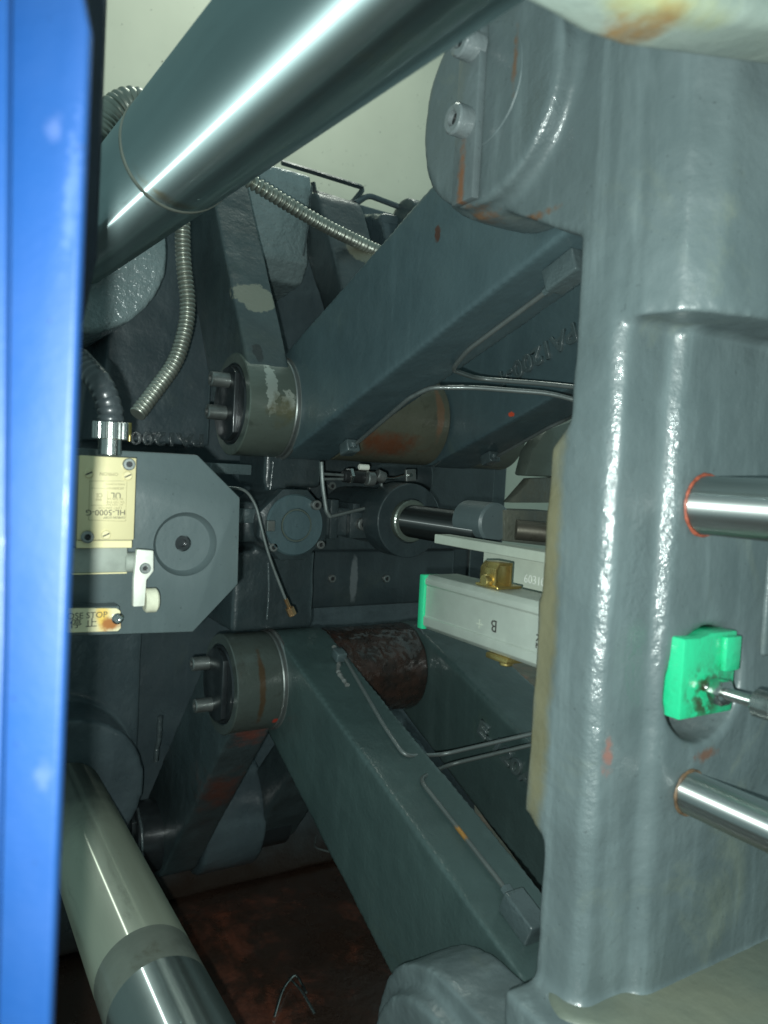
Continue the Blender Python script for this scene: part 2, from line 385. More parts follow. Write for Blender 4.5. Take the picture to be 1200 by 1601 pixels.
gm = t.math('MULTIPLY', t.ramp(t.noise(130, 5, .6, .1), .40, .50), t.near(aX(1112, 1085, -.222), (.02, .022, .020), .9, 120, .7))
t.bump([(t.noise(240, 4), .5, .001)])
M['green_greasy'] = t.fin(t.mix(gm, (.02, .47, .22), (.035, .035, .015)), .3, 0, .5)
M['ink'] = plain('print_ink', (.05, .05, .045), .6)
M['ink_faint'] = plain('print_ink_faint', (.33, .28, .16), .6)
M['ink_white'] = plain('print_white', (.75, .78, .72), .6)
t = NT('stained_name_plate')
M['nameplate'] = t.fin(t.mix(t.near(aX(172, 975, -.446), (.02, .008, .005), .6, 160, .7), t.mix(t.near(aX(160, 965, -.446), (.02, .006, .012), .8, 90, .5), (.72, .66, .42), (.72, .48, .10)), (.35, .13, .03)), .35, .1, .3)
t = NT('grease_stained_cover')
c = t.mix(t.ramp(t.noise(16, 5, .6), .35, .65), (.22, .26, .225), (.19, .235, .21))
c = t.mix(t.near(aX(1060, 35, -.15), (.02, .040, .022), .9, 45, .55), c, (.27, .29, .14))
c = t.mix(t.near(aX(985, 80, -.172), (.035, .022, .007), .9, 90, .9), c, (.20, .115, .035))
c = t.mix(t.near(aX(840, 12, -.165), (.02, .018, .006), .8, 90, .9), c, (.17, .11, .05))
t.bump([(t.noise(60, 4), .4, .003)])
M['cover'] = t.fin(c, .45, 0, .3)
t = NT('dusty_ledge_paint')
c = t.mix(t.ramp(t.noise(18, 6, .65, .4), .35, .65), (.125, .148, .115), (.10, .125, .105))
c = t.mix(t.ramp(t.noise(7, 3), .45, .7), c, (.155, .165, .12))
t.bump([(t.noise(45, 4), .4, .004)])
M['ledge'] = t.fin(c, .5, 0, .1)
t = NT('oily_floor')
c = t.mix(t.ramp(t.noise(9, 6, .7, .3), .48, .70), (.042, .023, .016), (.19, .058, .034))
c = t.mix(t.ramp(t.noise(4, 3), .5, .7), c, (.016, .013, .011))
t.bump([(t.noise(30, 5), .5, .006)])
M['floor'] = t.fin(c, t.ramp(t.noise(12, 4), .35, .65, .2, .5), 0, 1., .12)
t = NT('room_wall_plaster')
c = t.mix(t.ramp(t.noise(2.5, 4), .3, .7), (.52, .54, .45), (.46, .48, .40))
c = t.mix(t.ramp(t.noise(90, 2, .4), .735, .76), c, (.05, .05, .04))
M['wall'] = t.fin(c, .8)
M['bead'] = paint('weld_bead_paint', (.105, .14, .145), None, (.14, .26), .16, 420, 1., cb=False, stains=[
    (aY(968, 918, .262), (.02, .02, .004), (.32, .12, .075), .6, 160, .8)])
M['bead_dk'] = paint('far_bead_paint', (.07, .09, .095), None, (.14, .28), .3, 190, 1., cb=False)
M['orange'] = plain('orange_sealant', (.36, .09, .05), .5, 0, 0, .1, .6, 300)
M['rust'] = plain('rusty_seal', (.16, .10, .055), .55, 0, 0, .1, .6, 300)
M['brass'] = plain('brass_fitting', (.38, .24, .12), .35, .8)
M['red'] = plain('red_paint_mark', (.55, .075, .035), .5)
M['grease'] = plain('grease_smear', (.2, .21, .2), .35, 0, .5)

def bead(name, pts, r, mat, parent, step=.0009, jit=.45, seg=14):
    """lumpy, partly sunk weld bead"""
    path = smooth_path(pts, .0009, .3)
    path = [p+V((noise.noise(p*110), noise.noise(p*110+V((9, 0, 0))), 0))*r*.25 for p in path]
    bm = tube(path, r, 14, rf=lambda i: r*(.80+.16*noise.noise(path[i]*38)+jit*.16*(noise.noise(path[i]*170)+.8*noise.noise(path[i]*420))))
    for v in bm.verts: v.co += V((noise.noise(v.co*650), noise.noise(v.co*650+V((5, 3, 1))), noise.noise(v.co*500)))*r*.09
    return obj(name, bm, mat, parent, ang=80)

# ================================================================== SETTING
struct(obj('floor', box((-3.2, -.6, -.66), (.6, 2.6, -.60)), M['floor']))
bm = bmesh.new(); box((-2.75, -1.6, -.6), (-2.7, 3.2, 3.2), bm)
struct(obj('wall', bm, M['wall']))

# ================================================================== TAIL PLATEN (far casting)
tp = thing('tail_platen', 'dark grey lumpy cast rear platen with raised foundry lettering, behind all the links', 'machine casting', (-1.0, .4, -.6))
TB = [(.145, .205), (.145, -.365)]
b = bmesh.new()
box((-1.10, -.12, -.598), (-1.0, .825, .385), b)
cyl((-1.02, .145, -.365), (-.86, .145, -.365), .082, 48, 0, b)
for y0, y1 in ((.330, .418), ):
    prism(hull2((-1.03, -.462), .07, (-.952, -.455), .075), 'Y', y0-.022, y1-.03, b)
prism(hull2((-1.03, .300), .07, (-.955, .300), .058), 'Y', .53, .66, b)
prism(hull2((-1.03, -.46), .07, (-.955, -.46), .058), 'Y', .53, .66, b)
prism([(.17, .02), (.30, .02), (.30, .30), (.235, .34), (.19, .25)], 'X', -1.0, -.905, b)     # web above the lettering
prism([(.02, -.11), (.22, -.11), (.235, -.13), (.235, -.59), (.02, -.59)], 'X', -1.0, -.93, b)
casting('body', b, M['paint_far'], tp, .005, 5, .0014, 14)
mcast = paint('flash_lit_cast_paint', (.22, .28, .285), (.15, .20, .205), (.2, .34), .6, 150, .6)  # same paint made paler, imitating the flash sheen on boss and ear
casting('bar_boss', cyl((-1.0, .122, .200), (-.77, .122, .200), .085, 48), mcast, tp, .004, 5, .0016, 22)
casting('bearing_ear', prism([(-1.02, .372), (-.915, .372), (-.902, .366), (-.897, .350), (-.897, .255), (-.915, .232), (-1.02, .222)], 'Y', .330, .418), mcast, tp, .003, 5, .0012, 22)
# lettering on the web, cast upside down
text('lettering', 'PA1200', aX(262, 686, -.902), (0, -1, -.02), (0, 0, -1), .022, M['bead_dk'], tp, .002, .0006, 1.25)
bead('weld_bead', [aX(250, 1120, -.92), aX(248, 1150, -.92), aX(243, 1190, -.92)], .004, M['bead_dk'], tp)
bead('weld_bead', [aX(385, 300, -.893), aX(392, 350, -.893), aX(402, 385, -.893)], .0018, M['bead_dk'], tp)
bead('weld_bead', [aX(487, 290, -.893), aX(484, 340, -.893), aX(474, 400, -.893)], .0015, M['bead_dk'], tp)
# sloped rib with a worn patch, then the cast pocket beside it
tp2 = M['paint_short']
mr = paint('rib_paint', (.045, .062, .066), None, (.3, .5), .4, 40, .25, stains=[(aX(548, 400, -.86), (.06, .030, .024), (.19, .19, .14), .15, 70, .5)])
b = bmesh.new()
pk = [aX(*q, -.915) for q in [(556, 318), (575, 305), (680, 345), (680, 470), (600, 440), (563, 380)]]
po = obj('pocket_rim', tube(smooth_path(pk+[pk[0]], .004, .35), .004, 8), M['paint_far'], tp)
obj('pocket', slab([aX(596, 330, -.912), aX(660, 340, -.912), aX(660, 440, -.912), aX(600, 430, -.912)], .03), M['paint_far'], tp, .008, 3)

# bent flat-bar loop on top
fr = smooth_path([aX(*q, -.92) for q in [(440, 254), (480, 266), (569, 294), (549, 319), (492, 301), (489, 285)]], .003, .2)
tag(obj('cable_bracket', tube(fr, .0035, 4), M['paint_cross']), 'dark bent bar loop sticking up against the pale wall above the armoured cable', 'bracket')

# ================================================================== TIE BARS
Ya, Za = .13405, .18397
def bar(name, label, P0, P1, r, mat):
    t = thing(name, label, 'steel bar', P0, 'tie bars'); obj('shaft', cyl(P0, P1, r, 96), mat, t); return t
def upbar(X): return V((X, Ya+(X+.4)*.028, Za-(X+.4)*.0261))
t = bar('tie_bar', 'thick polished steel bar crossing the top left corner with a sharp white glint', upbar(-1.0), upbar(.02), .035, M['tiebar'])
px = lambda X: upbar(X)
D = (upbar(0)-upbar(-1)).normalized()
obj('collar_ring', add_lathe(bmesh.new(), upbar(-.475), D, [(.0351, 0), (.0357, .001), (.0357, .004), (.0351, .005)], 96), M['band'], t)
LB = lambda X: V((X, .145, -.365))
t = thing('tie_bar', 'thick dull steel bar at the bottom left with a thin white glint', 'steel bar', LB(-1.), 'tie bars')
xs1, xs2 = -.530, -.490
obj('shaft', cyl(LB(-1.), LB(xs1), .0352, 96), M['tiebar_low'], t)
obj('band', cyl(LB(xs1), LB(xs2), .03518, 96), M['band'], t)
obj('polished_end', cyl(LB(xs2), LB(-.02), .0352, 96), M['tiebar_clean'], t)

# ================================================================== LINKS
EU, EL = (-.72, .058), (-.72, -.218)
PU, PL = (-.337, .197), (-.337, -.362)
TU, TL = (-.90, .335), (-.94, -.468)
def link_part(name, label, c0, r0, c1, r1, y0, y1, mat, group, cat='toggle link', vox=.0025):
    t = thing(name, label, cat, (c0[0], (y0+y1)/2, c0[1]), group)
    casting('body', prism(hull2(c0, r0, c1, r1), 'Y', y0, y1), mat, t, vox, 5, .0006, 25)
    return t
gL = 'long toggle links'; gS = 'short toggle links'
l1u = link_part('toggle_link', 'wide dark grey upper link in front, running up to the big round pin end', EU, .050, PU, .056, .312, .366, M['paint_link'], gL)
l2u = link_part('toggle_link', 'upper rear link with raised PA1200 lettering under two thin pipes', EU, .050, PU, .056, .490, .550, M['paint_link'], gL)
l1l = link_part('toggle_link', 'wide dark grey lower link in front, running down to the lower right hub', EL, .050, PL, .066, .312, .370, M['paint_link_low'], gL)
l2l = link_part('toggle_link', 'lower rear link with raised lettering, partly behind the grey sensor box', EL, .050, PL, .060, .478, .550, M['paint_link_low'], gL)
s1u = link_part('short_link', 'upper left narrow link with a bare pale scrape above its worn round boss', EU, .0475, TU, .050, .262, .306, M['paint_short'], gS)
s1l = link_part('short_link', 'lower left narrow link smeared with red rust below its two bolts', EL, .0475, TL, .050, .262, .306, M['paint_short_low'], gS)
s2u = thing('short_link', 'middle upper short link with a rust-bottomed round boss behind the wide upper link', 'toggle link', (-.72, .42, .058), gS)
obj('boss', cyl((-.72, .366, .058), (-.72, .490, .058), .0485, 64, .003), M['rust_boss'], s2u)
casting('arm', prism(hull2((-.765, .12), .02, (-.895, .312), .032), 'Y', .414, .478), mr, s2u, .004, 4, .001)
s2l = thing('short_link', 'middle lower short link with a wet brown rusty boss right of the lower front link', 'toggle link', (-.72, .42, -.218), gS)
casting('boss', cyl((-.72, .371, -.218), (-.72, .478, -.218), .0480, 64), M['rust_wet'], s2l, .0018, 3, .0009, 75)
casting('arm', prism(hull2((-.765, -.28), .02, TL, .035), 'Y', .382, .446), M['paint_short_low'], s2l, .004, 4, .001)
s3u = thing('short_link', 'rearmost upper short link, its greenish round boss just left of the big casting', 'toggle link', (-.72, .56, .058), gS)
obj('boss', cyl((-.72, .545, .058), (-.72, .60, .058), .049, 64, .003), M['worn'], s3u)
casting('arm', prism(hull2((-.765, .12), .02, TU, .035), 'Y', .555, .595), M['paint_short'], s3u, .004, 4, .001)
obj('end_plate', slab([aX(*q, -.60) for q in [(822, 744), (832, 705), (856, 670), (905, 655), (905, 748)]], .02), M['worn'], s3u, .003, 2)
# worn machined skin of the front bosses and the bright thrust rings
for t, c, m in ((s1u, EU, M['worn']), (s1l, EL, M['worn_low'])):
    obj('boss', add_lathe(bmesh.new(), (c[0], .2600, c[1]), (0, 1, 0), [(.040, .0), (.0485, 0), (.0495, .001), (.0495, .0445), (.049, .0465), (.04, .0465)], 96), m, t)
for t, c in ((l1u, EU), (l1l, EL)):
    obj('thrust_ring', add_lathe(bmesh.new(), (c[0], .3065, c[1]), (0, 1, 0), [(.04, 0), (.0495, 0), (.0502, .0012), (.0496, .0048), (.0515, .0062), (.0515, .008), (.04, .008)], 96), M['bolt'], t)
bead('edge_bead', [V((-.72+.051*math.cos(a), .493, .058+.051*math.sin(a))) for a in [math.radians(k) for k in range(-75, 50, 12)]], .0014, M['bead_dk'], l2u)
bead('edge_bead', [V((-.72+.051*math.cos(a), .4805, -.218+.051*math.sin(a))) for a in [math.radians(k) for k in range(-60, 75, 12)]], .0014, M['bead_dk'], l2l)
bead('edge_bead', [V((-.72+.0515*math.cos(a), .3145, -.218+.0515*math.sin(a))) for a in [math.radians(k) for k in range(-50, 60, 10)]], .0011, M['bead_dk'], l1l)
lu = V((PU[0]-EU[0], 0, PU[1]-EU[1])).normalized(); ll = V((PL[0]-EL[0], 0, PL[1]-EL[1])).normalized()
text('lettering', 'PA1200-4', aY(838, 558, .4895), -lu, V((lu.z, 0, -lu.x)), .0235, M['fitting'], l2u, .0018, .0007, 1.15)
text('lettering', 'E-120A', aY(790, 1180, .4775), ll, V((-ll.z, 0, ll.x)), .021, M['fitting'], l2l, .0018, .0007, 1.4)

# pivot pins: face, half-moon keeper plate, two socket screws
def pin(label, cx, cz, yf, r, mface, mkeep, mbolt, bolts, blen, br, keep=True, ylen=.33):
    t = thing('pivot_pin', label, 'pin', (cx, yf, cz), 'pivot pins with bolted keeper plates')
    obj('pin_end', cyl((cx, yf+.0005, cz), (cx, yf+ylen, cz), r, 64, .0015), mface, t)
    if keep:
        a0 = math.radians(52); n = 20
        pts = [(cx+r*.93*math.cos(a0+(2*math.pi-2*a0)*i/n), cz+r*.93*math.sin(a0+(2*math.pi-2*a0)*i/n)) for i in range(n+1)]
        obj('keeper_plate', prism(pts, 'Y', yf-.004, yf+.003), mkeep, t, .0007, 2)
    for bx, bz in bolts: bolt((bx, yf-.003-blen, bz), (0, -1, 0), br, blen+.002, mbolt, t)
    return t
# dark face discs
pin('upper left pin end with two bolts sticking out to the left', EU[0], EU[1], .2585, .0385, M['keeper_dark'], M['keeper_dark'], M['bolt'],
    [aYv for aYv in ((-.716, .0800), (-.722, .0490))], .019, .0072)
pin('pin end with two bolts in the worn boss of the lower left link', EL[0], EL[1], .2585, .0385, M['keeper_dark'], M['keeper_dark'], M['bolt'],
    [(-.742, -.2015), (-.728, -.240)], .018, .0070)
pin('dark pin end with two bolts low at left, half hidden behind the lower steel bar', TL[0], TL[1], .232, .043, M['keeper_dark'], M['keeper_dark'], M['bolt'],
    [(-.945, -.447), (-.945, -.492)], .016, .0075, ylen=.2)
bead('boss_ring', [V((TL[0]+.047*math.cos(a), .236, TL[1]+.047*math.sin(a))) for a in [math.radians(k) for k in range(-60, 80, 10)]], .0025, M['bead_dk'], s1l)
pn = pin('large painted pin end with two bolts and rust runs, beside the thick bar', -.3345, .2055, .2515, .0320, M['paint_near'], M['plate_painted'], M['bolt_painted'],
    [(-.3385, .2265), (-.3405, .1875)], .011, .0080, keep=False, ylen=.3)
bm = bmesh.new(); box((-.3505, .2468, .1465), (-.3320, .2520, .2370), bm); obj('lock_tab', bm, M['plate_painted'], pn, .001, 2)

# ================================================================== MOVING PLATEN
mp = thing('moving_platen', 'huge grey painted casting filling the right side, with rough glinting corner edges and a round hole', 'machine casting', (-.25, .5, -.45))
b = bmesh.new()
prism([(-.268, .264), (-.2450, .264), (-.2388, .2688), (-.2378, .2948), (-.2318, .2995), (-.2314, .303), (-.2314, .80), (-.268, .80)], 'Z', -.48, .42, b)  # corner step shaped so its edges catch the flash as bright lines
prism([(-.268, -.176), (-.282, -.166), (-.281, .016), (-.268, .030)], 'Y', .2645, .30, b)
def ear(c, r, zi, sgn, y0, y1, bb):
    a = [math.radians(k) for k in range(40, 281, 10)] if sgn > 0 else [math.radians(k) for k in range(320, 79, -10)]
    pts = [(c[0]+r*math.cos(t), c[1]+r*math.sin(t)) for t in a]
    if sgn > 0: pts = pts+[(-.255, .109), (-.24, .109), (-.24, .34), (-.29, .34)]
    else: pts = pts+[(-.255, zi), (-.24, zi), (-.24, -.50), (-.29, -.50)]
    prism(pts, 'Y', y0, y1, bb)
for y0, y1 in ((.264, .307), (.372, .476), (.552, .62)):
    ear(PU, .056, .11, 1, y0, y1, b); ear(PL, .072, -.29, -1, y0, y1, b)
cyl((PU[0]+.003, .2525, PU[1]+.005), (PU[0]+.003, .30, PU[1]+.005), .0575, 64, 0, b)
cyl((PL[0], .2525, PL[1]), (PL[0], .30, PL[1]), .058, 64, 0, b)
prism([(-.266, .266), (-.230, .266), (-.215, .271), (-.205, .283), (-.200, .305), (-.199, .80), (-.266, .80)], 'Z', .0735, .42, b)       # upper rib
prism([(-.268, .245), (-.235, .245), (-.170, .300), (-.150, .80), (-.268, .80)], 'Z', -.48, -.2450, b)       # lower rib
hole = cyl((-.20, .3302, -.0954), (-.30, .3302, -.0954), .0288, 64)
mb = casting('body', b, M['paint_near'], mp, .0021, 3, .0009, 34, [hole])
obj('ledge_top', prism([(-.262, .262), (-.240, .252), (-.172, .306), (-.154, .79), (-.262, .79)], 'Z', -.262, -.2425), M['ledge'], mp, .005, 3)
obj('rib', obox((-.2325, .385, -.05), ((0, 0, 1), (0, 1, 0)), (.035, .012, .003)), M['paint_near'], mp, .002, 3)

# pale greasy cover close to the lens, top right
cvp = [aX(*q, -.178) for q in [(770, -20), (800, 5), (850, 30), (900, 60), (960, 80), (1100, 98), (1220, 113), (1400, 125), (1400, -260), (770, -260)]]
bm = prism([(p.y, p.z) for p in cvp], 'X', -.178, -.150)
tag(obj('bushing_cover', bm, M['cover'], None, .006, 4), 'pale grey cover stained with yellow grease and rust, blurred in the top right corner', 'machine cover')

# ================================================================== BLUE GUARD
bg = thing('guard_post', 'bright blue painted steel post filling the left edge, out of focus', 'guard post', aT(60, 1800, .17))
A = [aT(136, 50, .175), aT(128, 420, .175), aT(108, 1000, .175), (aT(78, 1640, .175)), aT(60, 2000, .175)]
t0, t1 = aT(118, -60, .175), aT(137, 44, .175)
out = [aT(-40, -60, .175), aT(118, -60, .175), aT(137, 44, .175), aT(60, 2000, .175), aT(-90, 2000, .175)]
nn = (out[1]-out[0]).cross(out[3]-out[0]).normalized()
obj('post_face', plate(out, -.004 if nn.dot(V(R[:, 2].tolist())) < 0 else .004), M['blue'], bg, .0012, 3)
out2 = [aT(-200, -60, .172), aT(22, -60, .172), aT(14, 1000, .172), aT(-10, 2000, .172), aT(-300, 2000, .172)]
obj('post_flange', plate(out2, -.003 if nn.dot(V(R[:, 2].tolist())) > 0 else .003), M['blue'], bg, .001, 2)

obj('inner_edge', slab([aT(*q, .28) for q in [(112, -60), (164, -60), (153, 230), (146, 400), (124, 500), (100, 520)]], .004), plain('dark_navy_edge', (.012, .02, .035), .5), bg, .0008, 2)

# ================================================================== GUIDE RODS
for (px_, py_), r, lab, m in (((1100, 790), .0138, 'bright steel rod above the green sensor end, with an orange ring', M['orange']),
                              ((1076, 1238), .0102, 'bright steel rod at lower right entering the casting through a rusty collar', M['rust'])):
    P = aX(px_, py_, -.2312); t = thing('guide_rod', lab, 'steel rod', P, 'guide rods in the casting')
    obj('rod', cyl(P-V((.03, 0, 0)), P+V((.25, 0, 0)), r, 64), M['rod'], t)
    cc = []
    b = bmesh.new(); path = [P+V((.0008, 1.05*r*math.cos(a), 1.05*r*math.sin(a))) for a in [2*math.pi*k/60 for k in range(61)]]
    tube(path, .0009, 6, b, rf=lambda i: .0006+.0009*abs(noise.noise(path[i]*160)))
    obj('seal_ring', b, m, t)

# ================================================================== LINEAR SENSOR
ls = thing('position_sensor', 'long grey sensor box with green end caps passing through the hole in the casting', 'sensor', (-.43, .32, -.09), None)
zt, zb = -.0690, -.1068; x0, x1 = -.432, -.243
def prof(y0, y1):
    return [(y0+.003, zt), (y0, zt-.003), (y0, zt-.0065), (y0+.0012, zt-.0075), (y0+.0012, zb+.0095), (y0, zb+.0085), (y0, zb+.003), (y0+.003, zb), (y1, zb), (y1, zt)]
obj('profile', prism(prof(.300, .327), 'X', x0, x1), M['alu'], ls, .0004, 2)
obj('end_cap', prism([(.2993, zt-.0003), (.2993, zb-.0005), (.3265, zb-.0005), (.3265, zt-.0012)], 'X', x0-.0065, x0-.0002), M['green'], ls, .0012, 2)
b = bmesh.new(); Y0 = .3025
prism([(Y0, zt-.0005), (Y0, zb-.001), (.342, zb-.001), (.342, zt+.001), (.322, zt+.001), (.314, zt-.001)], 'X', x1, -.2245, b)
ec = obj('end_cap', b, M['green_greasy'], ls, .0012, 2)
obj('cap_block', box((-.2248, .3300, zb+.020), (-.2215, .3415, zt-.001)), M['green_greasy'], ls, .001, 2)
rc = V((-.2248, .3225, -.0945))
rod = obj('actuator_rod', cyl(rc, rc+V((.045, 0, 0)), .0028, 24), M['rod'], ls)
obj('nut', add_lathe(bmesh.new(), rc+V((.003, 0, 0)), (1, 0, 0), [(0, 0), (.0062, 0), (.0066, .0006), (.0066, .0065), (.0062, .007), (0, .007)], 6), M['gland'], rod, .0004, 1)
obj('ball_joint', add_lathe(bmesh.new(), rc+V((.0235, 0, 0)), (1, 0, 0), [(0, 0), (.0045, .0), (.0062, .0015), (.0062, .010), (.004, .012), (0, .012)], 24), M['gland'], rod)
text('print', 'B', aX(1, 1, 1) if False else aY(772, 978, .3009), (-.98, 0, 0), (0, 0, -1), .0105, M['ink'], ls, .0001, 0, 1.0)
text('print', '+', aY(749, 974, .3009), (-1, 0, 0), (0, 0, -1), .012, M['alu_pale'], ls, .0001)
text('print', 'K2', aY(842, 1003, .3009), (0, 0, -1), (1, 0, 0), .0075, M['ink'], ls, .0001)
# gold brackets clamping the box
def clamp(px_, py_, label, low=False):
    P = aY(px_, py_, .314 if not low else .300)
    P.z = (zt+.0055) if not low else (zb-.003)
    t = thing('mounting_clamp', label, 'clamp', P, 'gold clamps of the sensor box')
    if not low:
        b = bmesh.new(); h = .0105; w = .007
        pr = [(-w, -.006), (-w, h-.004), (-w+.003, h), (w, h), (w, -.006), (w-.0018, -.006), (w-.0018, h-.0018), (-w+.0038, h-.0018), (-w+.0018, h-.0048), (-w+.0018, -.006)]
        prism([(P.y+a, P.z+c) for a, c in pr], 'X', P.x-.009, P.x+.006, b); obj('bracket', b, M['gold'], t, .0005, 2)
        obj('screw', add_lathe(bmesh.new(), P+V((.001, -.012, -.0005)), (0, 1, 0), [(0, 0), (.0032, 0), (.0036, .0008), (.0036, .006), (0, .006)], 16), M['gold'], t)
        obj('foot', box((P.x-.012, P.y-.008, zt+.0002), (P.x+.010, P.y+.012, zt+.0018)), M['gold'], t, .0004, 1)
    else:
        obj('bracket', box((P.x-.008, P.y+.001, P.z-.0010), (P.x+.012, P.y+.026, P.z+.0026)), M['gold'], t, .0008, 2)
        obj('screw', cyl(P+V((.006, .006, -.0030)), P+V((.006, .006, .001)), .0042, 20, .0006), M['gold'], t)
    return t
clamp(778, 893, 'gold bracket with a screw on top of the grey sensor box')
clamp(770, 1020, 'gold bracket under the grey sensor box', True)
# pale angle above the box
pa = thing('sensor_rail', 'pale aluminium angle bar behind and above the grey sensor box', 'bracket', (-.42, .36, -.06))
P = aY(703, 842, .360); zr = P.z
obj('flange', box((P.x, .345, zr-.0035), (-.275, .3595, zr+.0035)), M['alu_pale'], pa, .0005, 1)
P2 = aY(760, 900, .366)
obj('web', box((P2.x, .362, zt-.008), (-.275, .366, zr-.0037)), M['alu_pale'], pa, .0005, 1)
text('print', '60310', aY(835, 908, .3617), (1, 0, 0), (0, 0, 1), .0085, M['ink_white'], pa, .0001)
obj('edge_strip', box((-.40, .345, zb-.0035), (-.275, .352, zb-.0012)), M['label'], pa)

# ================================================================== CROSSHEAD + CYLINDER
ch = thing('crosshead', 'dark crosshead casting in the middle with a round capped pin', 'machine casting', (-.72, .36, -.15))
b = bmesh.new()
box((-.79, .296, -.02), (-.715, .358, .10), b)       # upright
box((-.80, .268, -.166), (-.715, .356, -.085), b)
cyl((-.76, .3085, -.055), (-.672, .3085, -.055), .031, 40, 0, b)
box((-.76, .25, -.075), (-.70, .36, -.035), b)
box((-.745, .33, -.066), (-.675, .405, -.038), b)
cyl((-.76, .4121, -.0465), (-.66, .4121, -.0465), .0285, 40, 0, b)
casting('body', b, M['paint_cross'], ch, .003, 3, .0008, 30)
b = bmesh.new(); add_lathe(b, (-.672, .3085, -.055), (1, 0, 0), [(0, -.01), (.0295, -.01), (.0295, .006), (.028, .008), (.0165, .008), (.016, .0065), (.0148, .0065), (.0143, .010), (.0135, .0112), (.0015, .0112), (.001, .0105), (0, .0105)], 64)
cap = obj('pin_cap', b, M['paint_link'], ch)
obj('rim', add_lathe(bmesh.new(), (-.6638, .3085, -.055), (1, 0, 0), [(.0138, 0), (.0155, 0), (.0155, .0016), (.0138, .0016)], 48), M['worn'], cap)
bolt(aX(496, 790, -.658), (1, 0, 0), .0048, .006, M['bolt'], ch)
obj('tab', obox(aX(422, 822, -.66), ((0, 1, 0), (0, 0, 1)), (.004, .005, .003)), M['bolt'], ch, .0006, 1)
hb_ = thing('crosshead_clip', 'small dark plate with one bright bolt between the round cap and the cylinder flange', 'plate', aX(568, 820, -.67))
obj('plate', obox(aX(566, 821, -.671), ((0, 1, 0), (0, 0, 1)), (.016, .013, .004)), M['paint_cross'], hb_, .001, 2)
bolt(aX(569, 820, -.660), (1, 0, 0), .0062, .008, M['bolt'], hb_)
bead('weld_bead', [aX(427, 722, -.714), aX(421, 775, -.714)], .0011, M['bead_dk'], ch)
bead('weld_bead', [aX(419, 880, -.714), aX(420, 925, -.714), aX(417, 968, -.714)], .0013, M['bead_dk'], ch)
cy = thing('hydraulic_cylinder', 'black oily piston rod coming out of a round dark flange in the centre', 'cylinder', (-.62, .4121, -.0465))
fc = V((-.625, .4121, -.0465))
obj('flange', add_lathe(bmesh.new(), fc, (1, 0, 0), [(0, -.03), (.0365, -.03), (.0365, -.001), (.0355, 0), (.022, 0), (.0215, -.003), (0, -.003)], 96), M['paint_cross'], cy)
obj('rod_nut', add_lathe(bmesh.new(), fc, (1, 0, 0), [(.0150, -.003), (.0205, -.003), (.0205, .0035), (.0190, .0045), (.0150, .0045)], 48), M['worn'], cy)
obj('piston_rod', cyl(fc+V((-.01, 0, 0)), fc+V((.118, 0, 0)), .0158, 64), M['blackrod'], cy)
o8b = [(.3085+.037*math.cos(math.radians(k)), -.055+.036*math.sin(math.radians(k))) for k in (20, 70, 110, 160, 200, 250, 290, 340)]
obj('bolted_plate', prism(o8b, 'X', -.682, -.668), M['paint_cross'], ch, .001, 2)
bolt(aX(428, 856, -.664), (1, 0, 0), .0042, .005, M['bolt'], ch)
bolt(aX(502, 852, -.664), (1, 0, 0), .0042, .005, M['bolt'], ch)
obj('clevis', box((-.700, .349, -.069), (-.672, .358, -.030)), M['paint_cross'], ch, .001, 2)
obj('clevis', box((-.700, .372, -.067), (-.668, .380, -.033)), M['paint_cross'], ch, .001, 2)
obj('bracket', obox(aX(392, 806, -.70), ((0, 1, 0), (0, 0, 1)), (.014, .007, .006)), M['fitting'], ch, .001, 2)
obj('bracket', obox(aX(356, 733, -.70), ((0, 1, 0), (0, 0, 1)), (.020, .005, .010)), M['fitting'], ch, .001, 2)
for q in ((520, 760), (520, 905), (605, 905), (605, 760)): bolt(aX(*q, -.797), (1, 0, 0), .0048, .004, M['bolt'], ch)
# panels behind the crosshead
bp = thing('ejector_housing', 'flat dark housing panels behind the crosshead with one pale smear', 'housing', (-.85, .5, -.2))
ms = paint('panel_paint', (.032, .047, .052), None, (.3, .5), .25, 30, .2, stains=[(aX(553, 905, -.80), (.02, .006, .032), (.12, .14, .145), .3, 110, .5)])
obj('panel', box((-.86, .385, -.164), (-.80, .60, -.096)), ms, bp, .003, 3)
obj('panel', box((-.86, .385, -.055), (-.80, .66, .02)), M['paint_cross'], bp, .003, 3)
obj('panel', box((-.95, .66, -.20), (-.90, .765, .03)), M['paint_cross'], bp, .003, 3)
obj('bar', box((-.84, .25, -.094), (-.78, .62, -.062)), M['paint_cross'], bp, .003, 3)
obj('edge_strip', box((-.905, .6995, -.17), (-.896, .7015, .03)), M['pipe'], bp)
obj('tank', cyl((-.84, .385, -.006), (-.80, .55, -.006), .022, 32, .002), M['paint_cross'], bp)

# octagonal guide plate with round recess
ob = thing('guide_block', 'flat grey octagonal plate with a round recess, right of the limit switch', 'machine plate', (-.47, .13, -.05))
o8 = [(.03, .0045), (.146, .0045), (.1745, -.021), (.1755, -.076), (.1475, -.1050), (.03, -.1010)]
PC = aX(290, 851, -.46)
blk = prism(o8, 'X', -.50, -.460)
cut = bmesh.new(); add_lathe(cut, (-.4632, PC.y, PC.z), (1, 0, 0), [(0, -.002), (.0168, -.002), (.0188, .0005), (.0205, .0065), (0, .0065)], 64)
me = bpy.data.meshes.new('cb'); blk_o = obj('plate', blk, M['paint_block'], None, .0012, 2)
co_ = obj('cut', cut, M['paint_block']); co2 = obj('cut2', cyl((-.47, PC.y, PC.z), (-.45, PC.y, PC.z), .0050, 32), M['paint_block'])
for c_ in (co_, co2):
    b_ = blk_o.modifiers.new('b', 'BOOLEAN'); b_.object = c_; b_.operation = 'DIFFERENCE'; b_.solver = 'EXACT'
